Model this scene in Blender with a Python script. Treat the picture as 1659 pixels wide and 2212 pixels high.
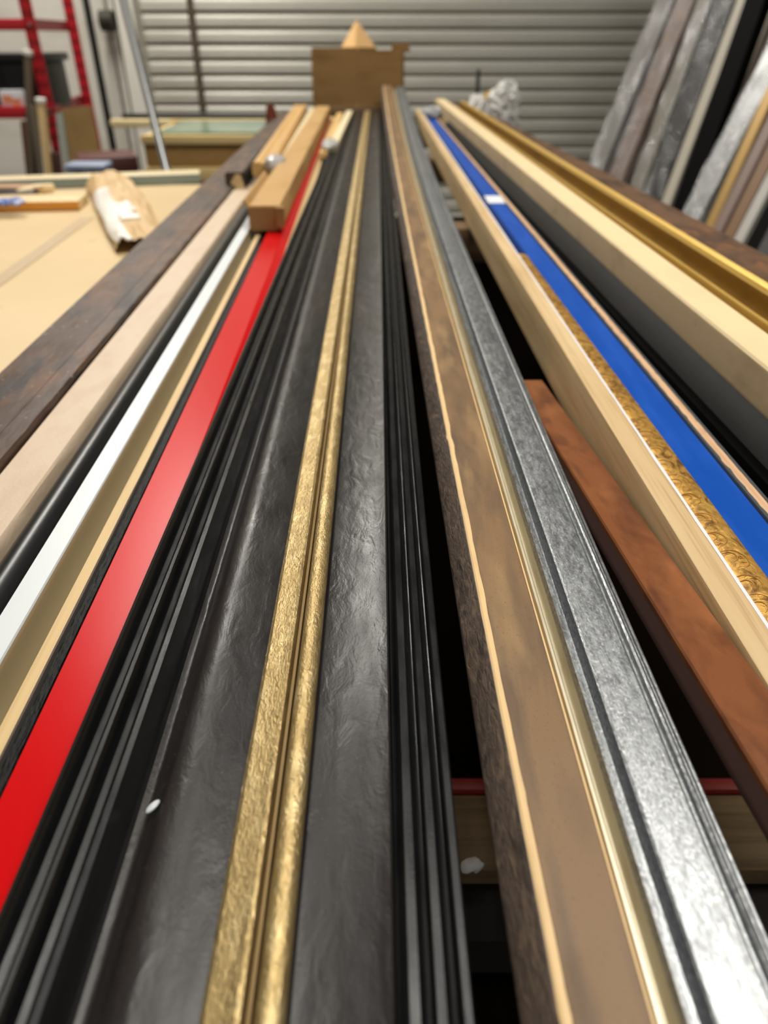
import bpy, bmesh, math, random
from mathutils import Vector, Matrix, noise as mnoise
random.seed(7)
for o in list(bpy.data.objects): bpy.data.objects.remove(o)
C = bpy.context.scene.collection
SC = bpy.context.scene

# ------------------------------------------------------------------ camera
F = 1550.0                                   # focal length in pixels of the 1659x2212 frame
PITCH = math.atan(1031.0/F)
CZ = 1.14
cd = bpy.data.cameras.new('camera'); cam = bpy.data.objects.new('camera', cd); C.objects.link(cam)
cam.location = (0, 0, CZ); cam.rotation_euler = (math.pi/2-PITCH, 0, 0)
cd.sensor_fit = 'VERTICAL'; cd.sensor_height = 36.0; cd.sensor_width = 27.0
cd.lens = F/2212*36.0
cd.clip_start = .01; cd.clip_end = 60
cd.dof.use_dof = True; cd.dof.focus_distance = .385; cd.dof.aperture_fstop = 6.6
SC.camera = cam

# ------------------------------------------------------------------ light
SC.view_settings.view_transform = 'Standard'; SC.view_settings.look = 'None'
SC.view_settings.gamma = 1; SC.view_settings.use_curve_mapping = False
SC.view_settings.exposure = 0.10
w = bpy.data.worlds.new('world'); SC.world = w; w.use_nodes = True
w.node_tree.nodes['Background'].inputs[0].default_value = (.55, .52, .47, 1)
w.node_tree.nodes['Background'].inputs[1].default_value = .16
def area(name, loc, target, sx, sy, power, col):
    l = bpy.data.lights.new(name, 'AREA'); l.shape = 'RECTANGLE'; l.size = sx; l.size_y = sy
    l.energy = power; l.color = col
    o = bpy.data.objects.new(name, l); C.objects.link(o); o.location = loc
    o.rotation_euler = (Vector(target)-Vector(loc)).to_track_quat('-Z', 'Y').to_euler()
    return o
area('strip_light', (.65, .85, 3.3), (.65, .85, 0), 2.1, .8, 68, (1, .955, .88))
area('strip_light', (-1.3, 3.6, 3.5), (-1.3, 3.6, 0), .4, 1.8, 108, (1, .955, .88))
area('door_daylight', (1.2, -3.2, 2.4), (0, 1.2, .9), 2.6, 1.8, 15, (.90, .95, 1))

# ------------------------------------------------------------------ pixel -> point on a plane of known height / depth
def ray(px, py):
    a = (px-829.5)/F; b = (1106-py)/F
    return Vector((a, math.cos(PITCH)+b*math.sin(PITCH), -math.sin(PITCH)+b*math.cos(PITCH)))
def at(px, py, z):
    d = ray(px, py); t = (z-CZ)/d.z
    return Vector((d.x*t, d.y*t, z))
def atY(px, py, Y):
    d = ray(px, py); t = Y/d.y
    return Vector((d.x*t, Y, CZ+d.z*t))

# ------------------------------------------------------------------ materials
def lin(c):
    return tuple((x/255/12.92 if x/255 <= .04045 else ((x/255+.055)/1.055)**2.4) for x in c)+(1,)
MATS = {}
def mat(name, col, rough=.5, metal=0, spots=(), bump=(), coat=0, spec=.5, rvar=None, alpha=1, trans=0, coatr=.1):
    if name in MATS: return MATS[name]
    m = bpy.data.materials.new(name); m.use_nodes = True; MATS[name] = m
    nt = m.node_tree; N = nt.nodes; Lk = nt.links
    p = N['Principled BSDF']
    p.inputs['Base Color'].default_value = lin(col); p.inputs['Roughness'].default_value = rough
    p.inputs['Metallic'].default_value = metal; p.inputs['Coat Weight'].default_value = coat
    p.inputs['Coat Roughness'].default_value = coatr
    p.inputs['Specular IOR Level'].default_value = spec; p.inputs['Alpha'].default_value = alpha
    p.inputs['Transmission Weight'].default_value = trans
    tc = N.new('ShaderNodeTexCoord')
    def nz(sv, det=3, dist=0, seed=0):
        mp = N.new('ShaderNodeMapping'); mp.inputs['Scale'].default_value = sv
        mp.inputs['Location'].default_value = (seed*1.7, seed*.9, seed*.3)
        Lk.new(tc.outputs['Object'], mp.inputs[0])
        n = N.new('ShaderNodeTexNoise'); n.inputs['Scale'].default_value = 1; n.inputs['Detail'].default_value = det
        n.inputs['Distortion'].default_value = dist
        Lk.new(mp.outputs[0], n.inputs['Vector']); return n.outputs['Fac']
    cur = None
    for i, s in enumerate(spots):
        c2, sv, lo, hi, amt = s[:5]; det = s[5] if len(s) > 5 else 3; dist = s[6] if len(s) > 6 else 0
        f = nz(sv, det, dist, i+1)
        mr = N.new('ShaderNodeMapRange'); mr.inputs[1].default_value = lo; mr.inputs[2].default_value = hi
        mr.inputs[3].default_value = 0; mr.inputs[4].default_value = amt; Lk.new(f, mr.inputs[0])
        mx = N.new('ShaderNodeMix'); mx.data_type = 'RGBA'
        Lk.new(mr.outputs[0], mx.inputs[0])
        if cur is None: mx.inputs[6].default_value = lin(col)
        else: Lk.new(cur, mx.inputs[6])
        mx.inputs[7].default_value = lin(c2); cur = mx.outputs[2]
    if cur is not None: Lk.new(cur, p.inputs['Base Color'])
    if rvar:
        sv, r0, r1 = rvar
        mr = N.new('ShaderNodeMapRange'); mr.inputs[1].default_value = .35; mr.inputs[2].default_value = .65
        mr.inputs[3].default_value = r0; mr.inputs[4].default_value = r1
        Lk.new(nz(sv, 3, 0, 9), mr.inputs[0]); Lk.new(mr.outputs[0], p.inputs['Roughness'])
    nb = None
    for i, b in enumerate(bump):
        sv, st, dd = b[:3]; det = b[3] if len(b) > 3 else 3
        bn = N.new('ShaderNodeBump'); bn.inputs['Strength'].default_value = st; bn.inputs['Distance'].default_value = dd
        Lk.new(nz(sv, det, b[4] if len(b) > 4 else 0, 20+i), bn.inputs['Height'])
        if nb: Lk.new(nb, bn.inputs['Normal'])
        nb = bn.outputs[0]
    if nb: Lk.new(nb, p.inputs['Normal']); 
    if nb and coat: Lk.new(nb, p.inputs['Coat Normal'])
    return m

black_paint = lambda: mat('black_satin', (15, 15, 16), .36, spec=.34, spots=[((26, 26, 27), (60, 8, 60), .4, .7, .7)],
    bump=[((900, 700, 900), .12, .0004), ((60, 12, 60), .1, .001)], rvar=((200, 40, 200), .27, .42))
brown_black = lambda: mat('brown_black_wash', (32, 29, 28), .36, spec=.36,
    spots=[((56, 49, 46), (70, 5, 70), .5, .72, .7, 3), ((26, 26, 26), (120, 8, 120), .56, .70, .6), ((120, 105, 85), (1500, 700, 1500), .74, .77, .5, 1)],
    bump=[((110, 50, 110), .34, .0018, 4, .5), ((900, 700, 900), .16, .0004)], rvar=((60, 18, 60), .30, .44))
gold_leaf = lambda: mat('antique_gold_leaf', (176, 152, 104), .44, .78,
    spots=[((120, 98, 58), (400, 60, 400), .55, .75, .6, 5), ((225, 205, 155), (120, 60, 120), .5, .7, .5)],
    bump=[((420, 220, 420), .6, .001, 4, 1), ((1800, 300, 1800), .5, .0004)], rvar=((200, 80, 200), .38, .52))
raw_pine = lambda: mat('raw_pine', (214, 184, 132), .62, spots=[((188, 152, 100), (260, 5, 260), .45, .7, .7, 4)], bump=[((900, 40, 900), .1, .0004)])
raw_oak = lambda: mat('raw_oak', (204, 174, 128), .6, spots=[((178, 146, 98), (420, 9, 420), .48, .66, .8, 3, .3), ((225, 200, 155), (60, 6, 60), .45, .7, .5)], bump=[((1100, 30, 1100), .2, .0004)])
walnut_board = lambda: mat('dark_walnut_board', (78, 60, 50), .5, spec=.28,
    spots=[((112, 78, 56), (22, 7, 30), .46, .66, .85, 5, .8), ((48, 44, 46), (30, 10, 30), .52, .66, .9, 4, .5), ((170, 158, 146), (160, 130, 160), .69, .73, .6, 2)],
    bump=[((160, 60, 160), .25, .001, 4)], rvar=((60, 20, 60), .3, .5))

# ------------------------------------------------------------------ object helpers
def tag(o, label, cat, group=None, kind=None):
    if label: o['label'] = label
    if cat: o['category'] = cat
    if group: o['group'] = group
    if kind: o['kind'] = kind
    return o
def thing(name, label, cat, loc=(0, 0, 0), rotz=0, group=None):
    o = bpy.data.objects.new(name, None); o.empty_display_size = .05; C.objects.link(o)
    o.location = loc; o.rotation_euler = (0, 0, rotz); return tag(o, label, cat, group)
def link(name, bm, m, parent=None, ang=38, smooth=True):
    bmesh.ops.remove_doubles(bm, verts=bm.verts, dist=1e-6)
    bmesh.ops.recalc_face_normals(bm, faces=bm.faces)
    if smooth:
        for f in bm.faces: f.smooth = True
        for e in bm.edges:
            e.smooth = len(e.link_faces) == 2 and e.calc_face_angle(0) < math.radians(ang)
    me = bpy.data.meshes.new(name); bm.to_mesh(me); bm.free(); me.materials.append(m)
    o = bpy.data.objects.new(name, me); C.objects.link(o)
    if parent: o.parent = parent
    return o
def struct(name, bm, m, label=None, **k):
    o = link(name, bm, m, **k); o['kind'] = 'structure'
    if label: o['label'] = label
    return o
def box(bm, x0, x1, y0, y1, z0, z1, M=None, bev=0):
    r = bmesh.ops.create_cube(bm, size=1)
    vs = r['verts']
    for v in vs: v.co = Vector(((x0+x1)/2+v.co.x*(x1-x0), (y0+y1)/2+v.co.y*(y1-y0), (z0+z1)/2+v.co.z*(z1-z0)))
    if bev:
        es = list({e for v in vs for e in v.link_edges})
        rb = bmesh.ops.bevel(bm, geom=es, offset=bev, segments=2, affect='EDGES', profile=.5)
        vs = list({v for f in rb['faces'] for v in f.verts} | {v for v in vs if v.is_valid})
    if M is not None:
        for v in vs: v.co = M @ v.co
    return bm
def prism(bm, poly, y0, y1, n=1, warp=None, M=None):
    """closed polygon of (u,z) pulled along y"""
    rows = []
    for i in range(n+1):
        y = y0+(y1-y0)*i/n; row = []
        for j, (u, z) in enumerate(poly):
            if warp: u, z = warp(j, u, z, y)
            co = Vector((u, y, z)); row.append(bm.verts.new(M @ co if M is not None else co))
        rows.append(row)
    k = len(poly)
    for i in range(n):
        for j in range(k):
            bm.faces.new((rows[i][j], rows[i][(j+1) % k], rows[i+1][(j+1) % k], rows[i+1][j]))
    bm.faces.new(rows[0]); bm.faces.new(list(reversed(rows[-1])))
    return bm
def tube(bm, pts, r, n=10, cap=True):
    pts = [Vector(p) for p in pts]; rings = []
    for i, p in enumerate(pts):
        d = (pts[min(i+1, len(pts)-1)]-pts[max(i-1, 0)]).normalized()
        a = d.orthogonal().normalized() if i == 0 else (rings_a - d*rings_a.dot(d)).normalized()
        rings_a = a; b = d.cross(a); rr = r[i] if isinstance(r, (list, tuple)) else r
        rings.append([bm.verts.new(p+(a*math.cos(t)+b*math.sin(t))*rr) for t in [2*math.pi*k/n for k in range(n)]])
    for i in range(len(rings)-1):
        for k in range(n):
            bm.faces.new((rings[i][k], rings[i][(k+1) % n], rings[i+1][(k+1) % n], rings[i+1][k]))
    if cap: bm.faces.new(list(reversed(rings[0]))); bm.faces.new(rings[-1])
    return bm
def arc(cx, cz, rx, rz, a0, a1, n):
    return [(cx+rx*math.cos(math.radians(a0+(a1-a0)*i/n)), cz+rz*math.sin(math.radians(a0+(a1-a0)*i/n))) for i in range(n+1)]
def spline(pts, n=6):
    out = []
    P = [pts[0]]+list(pts)+[pts[-1]]
    for i in range(1, len(P)-2):
        for k in range(n):
            t = k/n; q = []
            for d in (0, 1):
                a, b, c, e = P[i-1][d], P[i][d], P[i+1][d], P[i+2][d]
                q.append(.5*((2*b)+(-a+c)*t+(2*a-5*b+4*c-e)*t*t+(-a+3*b-3*c+e)*t**3))
            out.append(tuple(q))
    out.append(tuple(pts[-1])); return out

RAIL = .856                                   # top of the rails the mouldings lie on
def fit(Ln, Lf, Rn, Rf, z, Y=.4, k=None):
    """real straight strip from its two edges on the plane z: left x and width at depth Y, direction"""
    a, b, c, d = at(*Ln, z), at(*Lf, z), at(*Rn, z), at(*Rf, z)
    kl = (b.x-a.x)/(b.y-a.y); kr = (d.x-c.x)/(d.y-c.y)
    kk = k if k is not None else (kl+kr)/2
    xl = a.x+kl*(Y-a.y); xr = c.x+kr*(Y-c.y)
    print('FIT xl %.4f xr %.4f kl %.4f kr %.4f' % (xl, xr, kl, kr))
    return xl, xr-xl, kk, Y, z
def moulding(name, label, cat, ft, y0, y1, parts, group='frame mouldings lying in a row on the rack', dz=0, tilt=0):
    xl, wd, k, Y, z = ft
    t = thing(name, label, cat, (xl+k*(y0-Y), y0, z+dz), -math.atan(k), group)
    t.rotation_euler.x = tilt
    Ln = (y1-y0)*math.sqrt(1+k*k)
    for p in parts:
        nm, m, poly = p[:3]; n = p[3] if len(p) > 3 else 1; wp = p[4] if len(p) > 4 else None
        lab = p[5] if len(p) > 5 else None
        o = link(nm, prism(bmesh.new(), [(u*wd, zz) for u, zz in poly], 0, Ln, n, wp), m, t, ang=24)
        if lab: o['label'] = lab
    t['mlen'] = Ln; del t['mlen']
    return t, wd, Ln

# ------------------------------------------------------------------ structure
concrete = mat('concrete_floor', (120, 115, 106), .7, spots=[((88, 84, 78), (1.5, 1.5, 1.5), .4, .7, .8, 6)], bump=[((40, 40, 40), .2, .004)])
struct('floor', box(bmesh.new(), -5, 2.6, -1.2, 5.6, -.1, 0), concrete)
white_wall = mat('white_wall', (214, 210, 200), .7, spots=[((184, 178, 166), (2, 2, 8), .5, .75, .6, 5)], bump=[((60, 60, 60), .1, .003)])
DY = 5.0
xdl = atY(292, 60, DY).x
struct('wall_back', box(bmesh.new(), -5, xdl-.06, DY+.05, DY+.2, 0, 3.6), white_wall)
shaded_dark_wall = mat('shaded_dark_wall', (30, 28, 27), .8, bump=[((30, 30, 30), .2, .004)])  # dark colour stands in for the shadow between the leaning bundles
struct('wall_right', box(bmesh.new(), 2.35, 2.5, -1.2, DY+.2, 0, 3.6), shaded_dark_wall)
struct('wall_left', box(bmesh.new(), -5.1, -5.0, -1.2, DY+.2, 0, 3.6), white_wall)

# roller door
slat = mat('roller_door_steel', (176, 173, 162), .42, .15, spots=[((150, 143, 128), (1, 1, 9), .5, .72, .6, 5), ((196, 192, 182), (3, 3, 40), .5, .7, .4)], bump=[((8, 8, 90), .15, .003)])
bm = bmesh.new(); P = .0762; prof = []
nsl = 44
for i in range(nsl):
    z = .02+i*P
    prof += [(.012, z), (.004, z+.004), (-.004, z+.012), (-.009, z+.024), (-.010, z+.034), (-.006, z+.040), (-.010, z+.046), (-.009, z+.056), (-.004, z+.068), (.006, z+.0745)]
xr_ = 2.33
va = [bm.verts.new((xdl, DY+a, b)) for a, b in prof]; vb = [bm.verts.new((xr_, DY+a, b)) for a, b in prof]
for i in range(len(prof)-1): bm.faces.new((va[i], vb[i], vb[i+1], va[i+1]))
struct('door_1', bm, slat, 'ribbed grey steel roller door across the back of the workshop', ang=50)
dark_steel = mat('dark_steel', (52, 51, 48), .5, .4)
struct('trim_1', box(bmesh.new(), xdl-.06, xdl+.01, DY-.07, DY+.04, 0, 3.5), dark_steel, 'dark steel guide rail at the left of the roller door')

# white jamb column with a black strip for the wall gap and a pull chain
jamb = mat('painted_steel_jamb', (216, 213, 202), .5, spots=[((180, 170, 150), (6, 6, 3), .55, .75, .6, 5)])
def vbox(name, px0, px1, pyref, Y, z0, z1, d, m, label, cat, bev=0, structure=False):
    a, b = atY(px0, pyref, Y).x, atY(px1, pyref, Y).x
    bm = box(bmesh.new(), a, b, Y, Y+d, z0, z1, None, bev)
    if structure: return struct(name, bm, m, label)
    o = link(name, bm, m); return tag(o, label, cat)
vbox('trim_2', 246, 284, 0, DY-.16, 0, 3.5, .16, jamb, 'white painted steel jamb beside the roller door', None, 0, True)
vbox('trim_3', 193, 241, 0, DY-.10, 0, 3.5, .12, jamb, 'white painted column with a chain hanging in front', None, 0, True)
vbox('trim_4', 150, 176, 0, DY-.06, 0, 3.5, .08, jamb, 'white painted wall strip left of the black gap strip', None, 0, True)
vbox('trim_5', 178, 189, 0, DY-.05, 0, 3.5, .05, mat('wall_gap_black', (26, 24, 20), .6), 'black strip standing in for the dark gap left of the white column', None, 0, True)  # solid black strip painting the shade in the gap between column and wall
ch = thing('pull_chain', 'grey door pull chain hanging from a dark pulley on the white column', 'chain', atY(240, 160, DY-.14))
pc = atY(234, 45, DY-.15) - ch.location
bm = bmesh.new(); tube(bm, [pc+Vector((-.035, -.02, 0)), pc+Vector((.035, -.02, 0))], .05, 16)
link('pulley', bm, mat('pulley_iron', (62, 60, 52), .5, .5), ch)
bm = bmesh.new()
for i in range(60):
    c = pc+Vector((0, .0, .75-i*.035)); r = .009
    d1 = Vector((.008, 0, 0)) if i % 2 else Vector((0, .008, 0))
    loop = [c+d1*math.cos(t)+Vector((0, 0, .021))*math.sin(t) for t in [2*math.pi*k/8 for k in range(9)]]
    tube(bm, loop, .0032, 5, False)
link('chain_links', bm, mat('chain_steel', (128, 122, 108), .4, .7), ch)
# strap down the roller door
a = atY(412, 0, DY-.015); b = atY(441, 235, DY-.015)
bm = bmesh.new(); xm = (a.x+b.x)/2-.0
box(bm, atY(425, 118, DY).x-.018, atY(425, 118, DY).x+.018, DY-.022, DY-.012, .1, 3.3)
tag(link('door_strap', bm, mat('brown_strap', (74, 62, 46), .7)), 'brown vertical strap running down the left of the roller door', 'strap')

# ------------------------------------------------------------------ the rack that carries the mouldings
bench_wood = mat('bench_timber', (120, 92, 62), .6, spots=[((86, 64, 42), (6, 60, 60), .4, .7, .7, 4)])
rk = thing('moulding_rack', 'timber trestle rack under the row of picture frame mouldings', 'rack', (0, 1.6, 0))
for yy in (.0, 1.36, 2.2, 2.92):
    rl, rr_ = -.355-.024*(yy-.6), .50-.055*(yy-1)
    link('cross_rail', box(bmesh.new(), rl, rr_, yy-1.6-.03, yy-1.6+.03, RAIL-.06, RAIL, None, .004), bench_wood, rk)
    for sx in (rl+.03, rr_-.03):
        link('leg', box(bmesh.new(), sx-.03, sx+.03, yy-1.6-.03, yy-1.6+.03, 0, RAIL-.06, None, .003), bench_wood, rk)
link('end_board', box(bmesh.new(), -.285, .085, 3.345-1.6, 3.92-1.6, .86, .894, None, .003), bench_wood, rk)
for sx in (-.22, .02):
    link('leg', box(bmesh.new(), sx-.03, sx+.03, 3.6-1.6, 3.66-1.6, 0, .86, None, .003), bench_wood, rk)
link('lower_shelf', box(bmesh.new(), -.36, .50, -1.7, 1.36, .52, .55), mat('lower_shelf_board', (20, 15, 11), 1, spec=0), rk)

# pale boards lying across below, seen through the gaps
g0 = at(1010, 1880, .62); g1 = at(1660, 1716, .62)
tag(link('pine_board', box(bmesh.new(), -.1, .5, g0.y, g1.y, .60, .62, None, .002), mat('pale_board_below', (132, 108, 74), .7, spots=[((96, 74, 46), (5, 120, 60), .45, .7, .8, 3)])),
    'pale pine board lying crosswise under the gap right of the silver moulding', 'board')
tag(link('red_strip', box(bmesh.new(), -.1, .5, g1.y+.001, g1.y+.012, .60, .625, None, .001), mat('dull_red_paint', (150, 40, 30), .5)),
    'thin dull red strip lying crosswise behind the pale board under the rack', 'board')
tag(link('support_block', box(bmesh.new(), -.12, .52, g0.y-.04, g1.y+.03, .551, .598), mat('dark_block', (30, 23, 17), .8)),
    'dark timber block under the pale board below the mouldings', 'block')
bm = bmesh.new(); q = at(1020, 1868, .63)
bmesh.ops.create_icosphere(bm, subdivisions=3, radius=.007, matrix=Matrix.Translation(q) @ Matrix.Diagonal((1.2, .7, .6, 1)))
for v in bm.verts: v.co += Vector((1, 1, 1))*.003*mnoise.noise(v.co*180)
tag(link('paper_scrap', bm, mat('white_paper', (235, 232, 225), .7)), 'small white paper scrap on the pale board in the dark centre gap', 'scrap')

# ------------------------------------------------------------------ mouldings, left to right
bot = lambda z: -(z-RAIL-.001)
# 1 left walnut board
z = .886; ft = fit((167, 803), (440, 477), (167, 803), (440, 477), z, .9)
ftl = fit((0, 803), (560, 284), (167, 800), (440, 477), z, .9)
b_ = bot(z)
def ragged(amp, fr, js):
    def wp(j, u, zz, y):
        if j in js: u += amp*mnoise.noise(Vector((y*fr, j*3.1, 0)))
        return u, zz
    return wp
moulding('walnut_board', 'dark walnut board with dents, leftmost in the row beside the tan bench', 'board', ftl, .25, 3.25,
    [('board', walnut_board(), [(0, b_), (0, -.002), (.01, 0), (.74, 0), (.745, -.0005), (.75, 0), (.985, -.0003), (1, -.002), (1, b_)], 160, ragged(.0010, 60, (6, 7)))])
# 2 beige flat moulding
z = .880; b_ = bot(z)
ft = fit((183, 800), (421, 500), (54, 1100), (474, 500), z, .6, -.0262)
beige = mat('pinkish_beige_gesso', (206, 184, 158), .5, spots=[((190, 164, 136), (60, 30, 60), .45, .7, .5, 4)], bump=[((450, 300, 450), .3, .0006)], spec=.4)
moulding('beige_moulding', 'flat pinkish beige moulding between the walnut board and the round black moulding', 'moulding', ft, .2, 2.9,
    [('body', beige, [(.0, b_), (0, -.002), (.02, 0), (.93, 0), (.965, -.0015), (1, -.006), (1, b_)], 120, ragged(.0006, 90, (4, 5)))])
# 3 round black moulding
z = .884; b_ = bot(z)
ft = fit((54, 1100), (474, 500), (141, 1100), (515, 500), z, .6, -.0268)
gloss_black = mat('gloss_black_lacquer', (14, 14, 14), .34, bump=[((500, 300, 500), .06, .0004)])
moulding('black_round_moulding', 'rounded glossy black moulding between the beige and the white one', 'moulding', ft, .2, 2.95,
    [('body', gloss_black, [(.06, b_)]+arc(.5, -.014, .44, .014, 180, 0, 20)+[(.94, b_)])])
# 4 white moulding with champagne scoop
z = .890; b_ = bot(z)
ft = fit((141, 1100), (515, 500), (190, 1100), (535, 500), z, .6, -.0268)
white_p = mat('white_lacquer', (214, 219, 220), .35, spots=[((205, 210, 212), (100, 20, 100), .5, .7, .4)], bump=[((400, 200, 400), .08, .0004)])
champ = mat('champagne_satin', (188, 168, 128), .38, .45, bump=[((900, 300, 900), .08, .0003)])
moulding('white_moulding', 'white flat-topped moulding with a champagne scoop on its right side', 'moulding', ft, .2, 2.95,
    [('top', white_p, [(0, b_), (0, -.001), (.04, 0), (.96, 0), (1, -.001), (1, b_)]),
     ('scoop', champ, [(1, -.0012)]+spline([(1.04, -.002), (1.2, -.010), (1.42, -.0165), (1.62, -.0185)], 6)+[(1.62, b_), (1, b_)], 1, None, 'champagne gold scooped side'),
     ('shaded_edge', mat('blue_grey_shade', (128, 134, 136), .4, .3), [(1.62, -.0185), (1.65, -.0155), (1.74, -.0150), (1.76, -.017), (1.76, b_), (1.62, b_)], 1, None, 'inner edge with blue grey shade in its colour')])  # last part: blue grey shading at the foot of the scoop, put into colour
# 5 cream raw strip
z = .884; b_ = bot(z)
ft = fit((270, 1050), (557-4, 500), (293, 1050), (568, 500), z, .5, -.0276)
moulding('pale_wood_strip', 'narrow pale raw wood strip with silvery edges left of the black and red mouldings', 'moulding', ft, .12, 2.9,
    [('body', raw_pine(), [(.06, b_), (.06, 0), (.92, 0), (.92, b_)]),
     ('silver_edge', mat('dull_silver_edge', (150, 146, 136), .4, .6), [(.92, b_), (.92, .0002), (1, -.0006), (1, b_)], 80, ragged(.0004, 200, (1, 2)), 'dull silver painted edge'),
     ('silver_edge', mat('dull_silver_edge', (150, 146, 136), .4, .6), [(0, b_), (0, -.0006), (.06, .0002), (.06, b_)], 1, None, 'dull silver painted edge')])
# 6 rough black moulding in the groove
z = .8815; b_ = bot(z)
ft = (-.1711, .0058, -.0276, .5, z)
rough_black = mat('rough_black_brushed', (7, 7, 7), .5, spec=.2, spots=[((30, 27, 26), (500, 60, 500), .6, .75, .6, 5)], bump=[((500, 120, 500), .8, .0015, 5)])
moulding('black_brushed_moulding', 'low black moulding with a brushed rough top, left of the red one', 'moulding', ft, .12, 2.9,
    [('body', rough_black, [(.0, b_), (0, -.001), (.1, 0), (.9, 0), (1, -.001), (1, b_)])])
# 7 red moulding
z = .8885; b_ = bot(z)
ft = fit((33, 1650), (577, 500), (33+72, 1650), (635, 500), z, 1.0, -.0276)
red = mat('red_gloss_lacquer', (200, 14, 18), .26, spots=[((188, 10, 16), (20, 4, 20), .5, .7, .4)], coat=0, bump=[((12, 5, 12), .04, .003)], spec=.08)
moulding('red_moulding', 'bright red glossy flat moulding left of the wide black one', 'moulding', ft, .08, 3.0,
    [('body', red, [(0, b_), (0, -.001), (.02, 0), (.70, 0), (.72, -.0006), (.97, -.0045), (1, -.006), (1, b_)])])
# 8 raw strip between red and black, seen far off
z = .884; b_ = bot(z)
xa = at(640, 500, z); xb = at(722, 240, z)
k = (xb.x-xa.x)/(xb.y-xa.y)
moulding('raw_wood_strip', 'pale raw wood strip beside the far half of the red moulding', 'moulding', (at(660, 420, z).x-.008, .020, k, at(660, 420, z).y, z), .95, 3.05,
    [('body', raw_pine(), [(0, b_), (0, 0), (1, 0), (1, b_)])])
xa = at(668, 340, .89); 
# 9 wide black moulding A (gold lip to the right)
z = .903; b_ = bot(z)
fa = fit((133, 1650), (635, 500), (590, 1650), (767, 500), z, .4, -.0062)
fa = (fa[0]-.0010,)+fa[1:]
W = fa[1]
ridges = [(0, -.003), (.0012, -.0008), (.003, 0), (.0044, -.0018), (.0060, -.0064), (.0090, -.0070), (.0103, -.0032), (.0116, -.0022), (.0132, -.0024), (.0146, -.0050), (.0160, -.0092),
          (.0188, -.0098), (.0202, -.0058), (.0218, -.0048), (.0242, -.0050), (.0258, -.0085), (.0285, -.0165), (.0300, -.0180)]
m_ = W*.835
swell = spline([(.0300, -.0180), (.0335, -.0184), (.0372, -.0150), (.0415, -.0116), (.0470, -.0100), (.0540, -.0104), (.0620, -.0116), (m_, -.0130)], 8)
fr = lambda pts: [(u/W, zz) for u, zz in pts]
lip = [(m_, -.0118), (m_+.0006, -.0092), (m_+.0022, -.0078), (m_+.005, -.0070), (m_+.0095, -.0058), (W-.002, -.0048), (W-.0006, -.0054), (W, -.0075)]
t, wd, Ln = moulding('black_gold_moulding', 'wide black ridged moulding with its gold lip on the right side', 'moulding', fa, .03, 3.15,
    [('ridged_edge', black_paint(), [(0, -.0135)]+fr(ridges)+[(.030/W, -.0245), (.26, -.0245), (.26, -.0135)], 1),
     ('body', brown_black(), fr(swell)+[(m_/W, b_), (.30, b_), (.30, -.024), (.030/W, -.024)], 1),
     ('gold_lip', gold_leaf(), [(u/W, zz) for u, zz in lip]+[(1, -.013), (m_/W, -.020)], 200, ragged(.0004, 120, (0,)), 'antique gold lip'),
     ('raw_edge', raw_pine(), [(m_/W+.01, -.0205), (.992, -.0135), (1.012, -.0150), (1.028, b_), (m_/W+.01, b_)], 1, None, 'bare wood rebate edge')])
# wax drip mark on A
bm = bmesh.new()
c = at(330, 1742, z-.0125); u = (at(345, 1728, z-.0125)-at(315, 1758, z-.0125)).normalized()
bmesh.ops.create_uvsphere(bm, u_segments=20, v_segments=12, radius=1, matrix=Matrix.Translation(c) @ Matrix.Rotation(math.atan2(u.y, u.x), 4, 'Z') @ Matrix.Diagonal((.0034, .0015, .0007, 1)))
tag(link('glue_drop', bm, mat('dried_glue', (190, 195, 198), .3, bump=[((900, 900, 900), .3, .0005)])), 'pale dried glue drop stuck on the wide black moulding', 'drop')
# 10 black moulding B (gold bead to the left), the same section turned round
z = .900; b_ = bot(z)
fb = fit((610, 1650), (767-1, 500), (979, 1650), (857, 500), z, .4, -.0072)
W = fb[1]; g = W*.145
tb = [(g, -.0035), (g+.001, -.0060), (g+.006, -.0062), (g+.016, -.0048), (g+.026, -.0034), (W-.0262, -.0020), (W-.0250, -.0016), (W-.0242, -.0022), (W-.0240, -.0050)]
rid = [(W-.0240, -.0050), (W-.0232, -.0105), (W-.0212, -.0115)]
for e0, e1, h in ((W-.0203, W-.0157, -.0046), (W-.0119, W-.0077, -.0050), (W-.0038, W, -.0054)):
    rid += [(e0-.0004, h-.0040), (e0, h-.0006), (e0+.0006, h), (e1-.0008, h-.0004), (e1, h-.0016)]
    if e1 < W: rid += [(e1+.0004, h-.0060), (e1+.0016, h-.0072), (e1+.0030, h-.0068)]
polyB = [(u_/W, zz) for u_, zz in tb]+[(1-.0240/W, b_), (g/W, b_)]
polyR = [(u_/W, zz) for u_, zz in rid]+[(1, -.016), (1, b_), (1-.0240/W, b_)]
bead = [(g*(.5-.5*math.cos(a)), -.0035+.0042*math.sin(a)) for a in [math.pi*i/10 for i in range(11)]]
moulding('black_gold_moulding', 'black grooved moulding with its gold bead on the left side', 'moulding', fb, .03, 3.12,
    [('body', brown_black(), polyB), ('ridged_edge', black_paint(), polyR),
     ('gold_bead', gold_leaf(), [(u_/W, zz) for u_, zz in bead]+[(g/W, -.012), (0, -.012)], 200, ragged(.0003, 130, (9, 10)), 'antique gold bead')])
bow = lambda y: .075*max(0, (y-1.0)/2.3)**2
def bowed(f=None):
    def wp(j, u, zz, y):
        if f: u, zz = f(j, u, zz, y)
        return u, zz+bow(y)
    return wp
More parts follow.
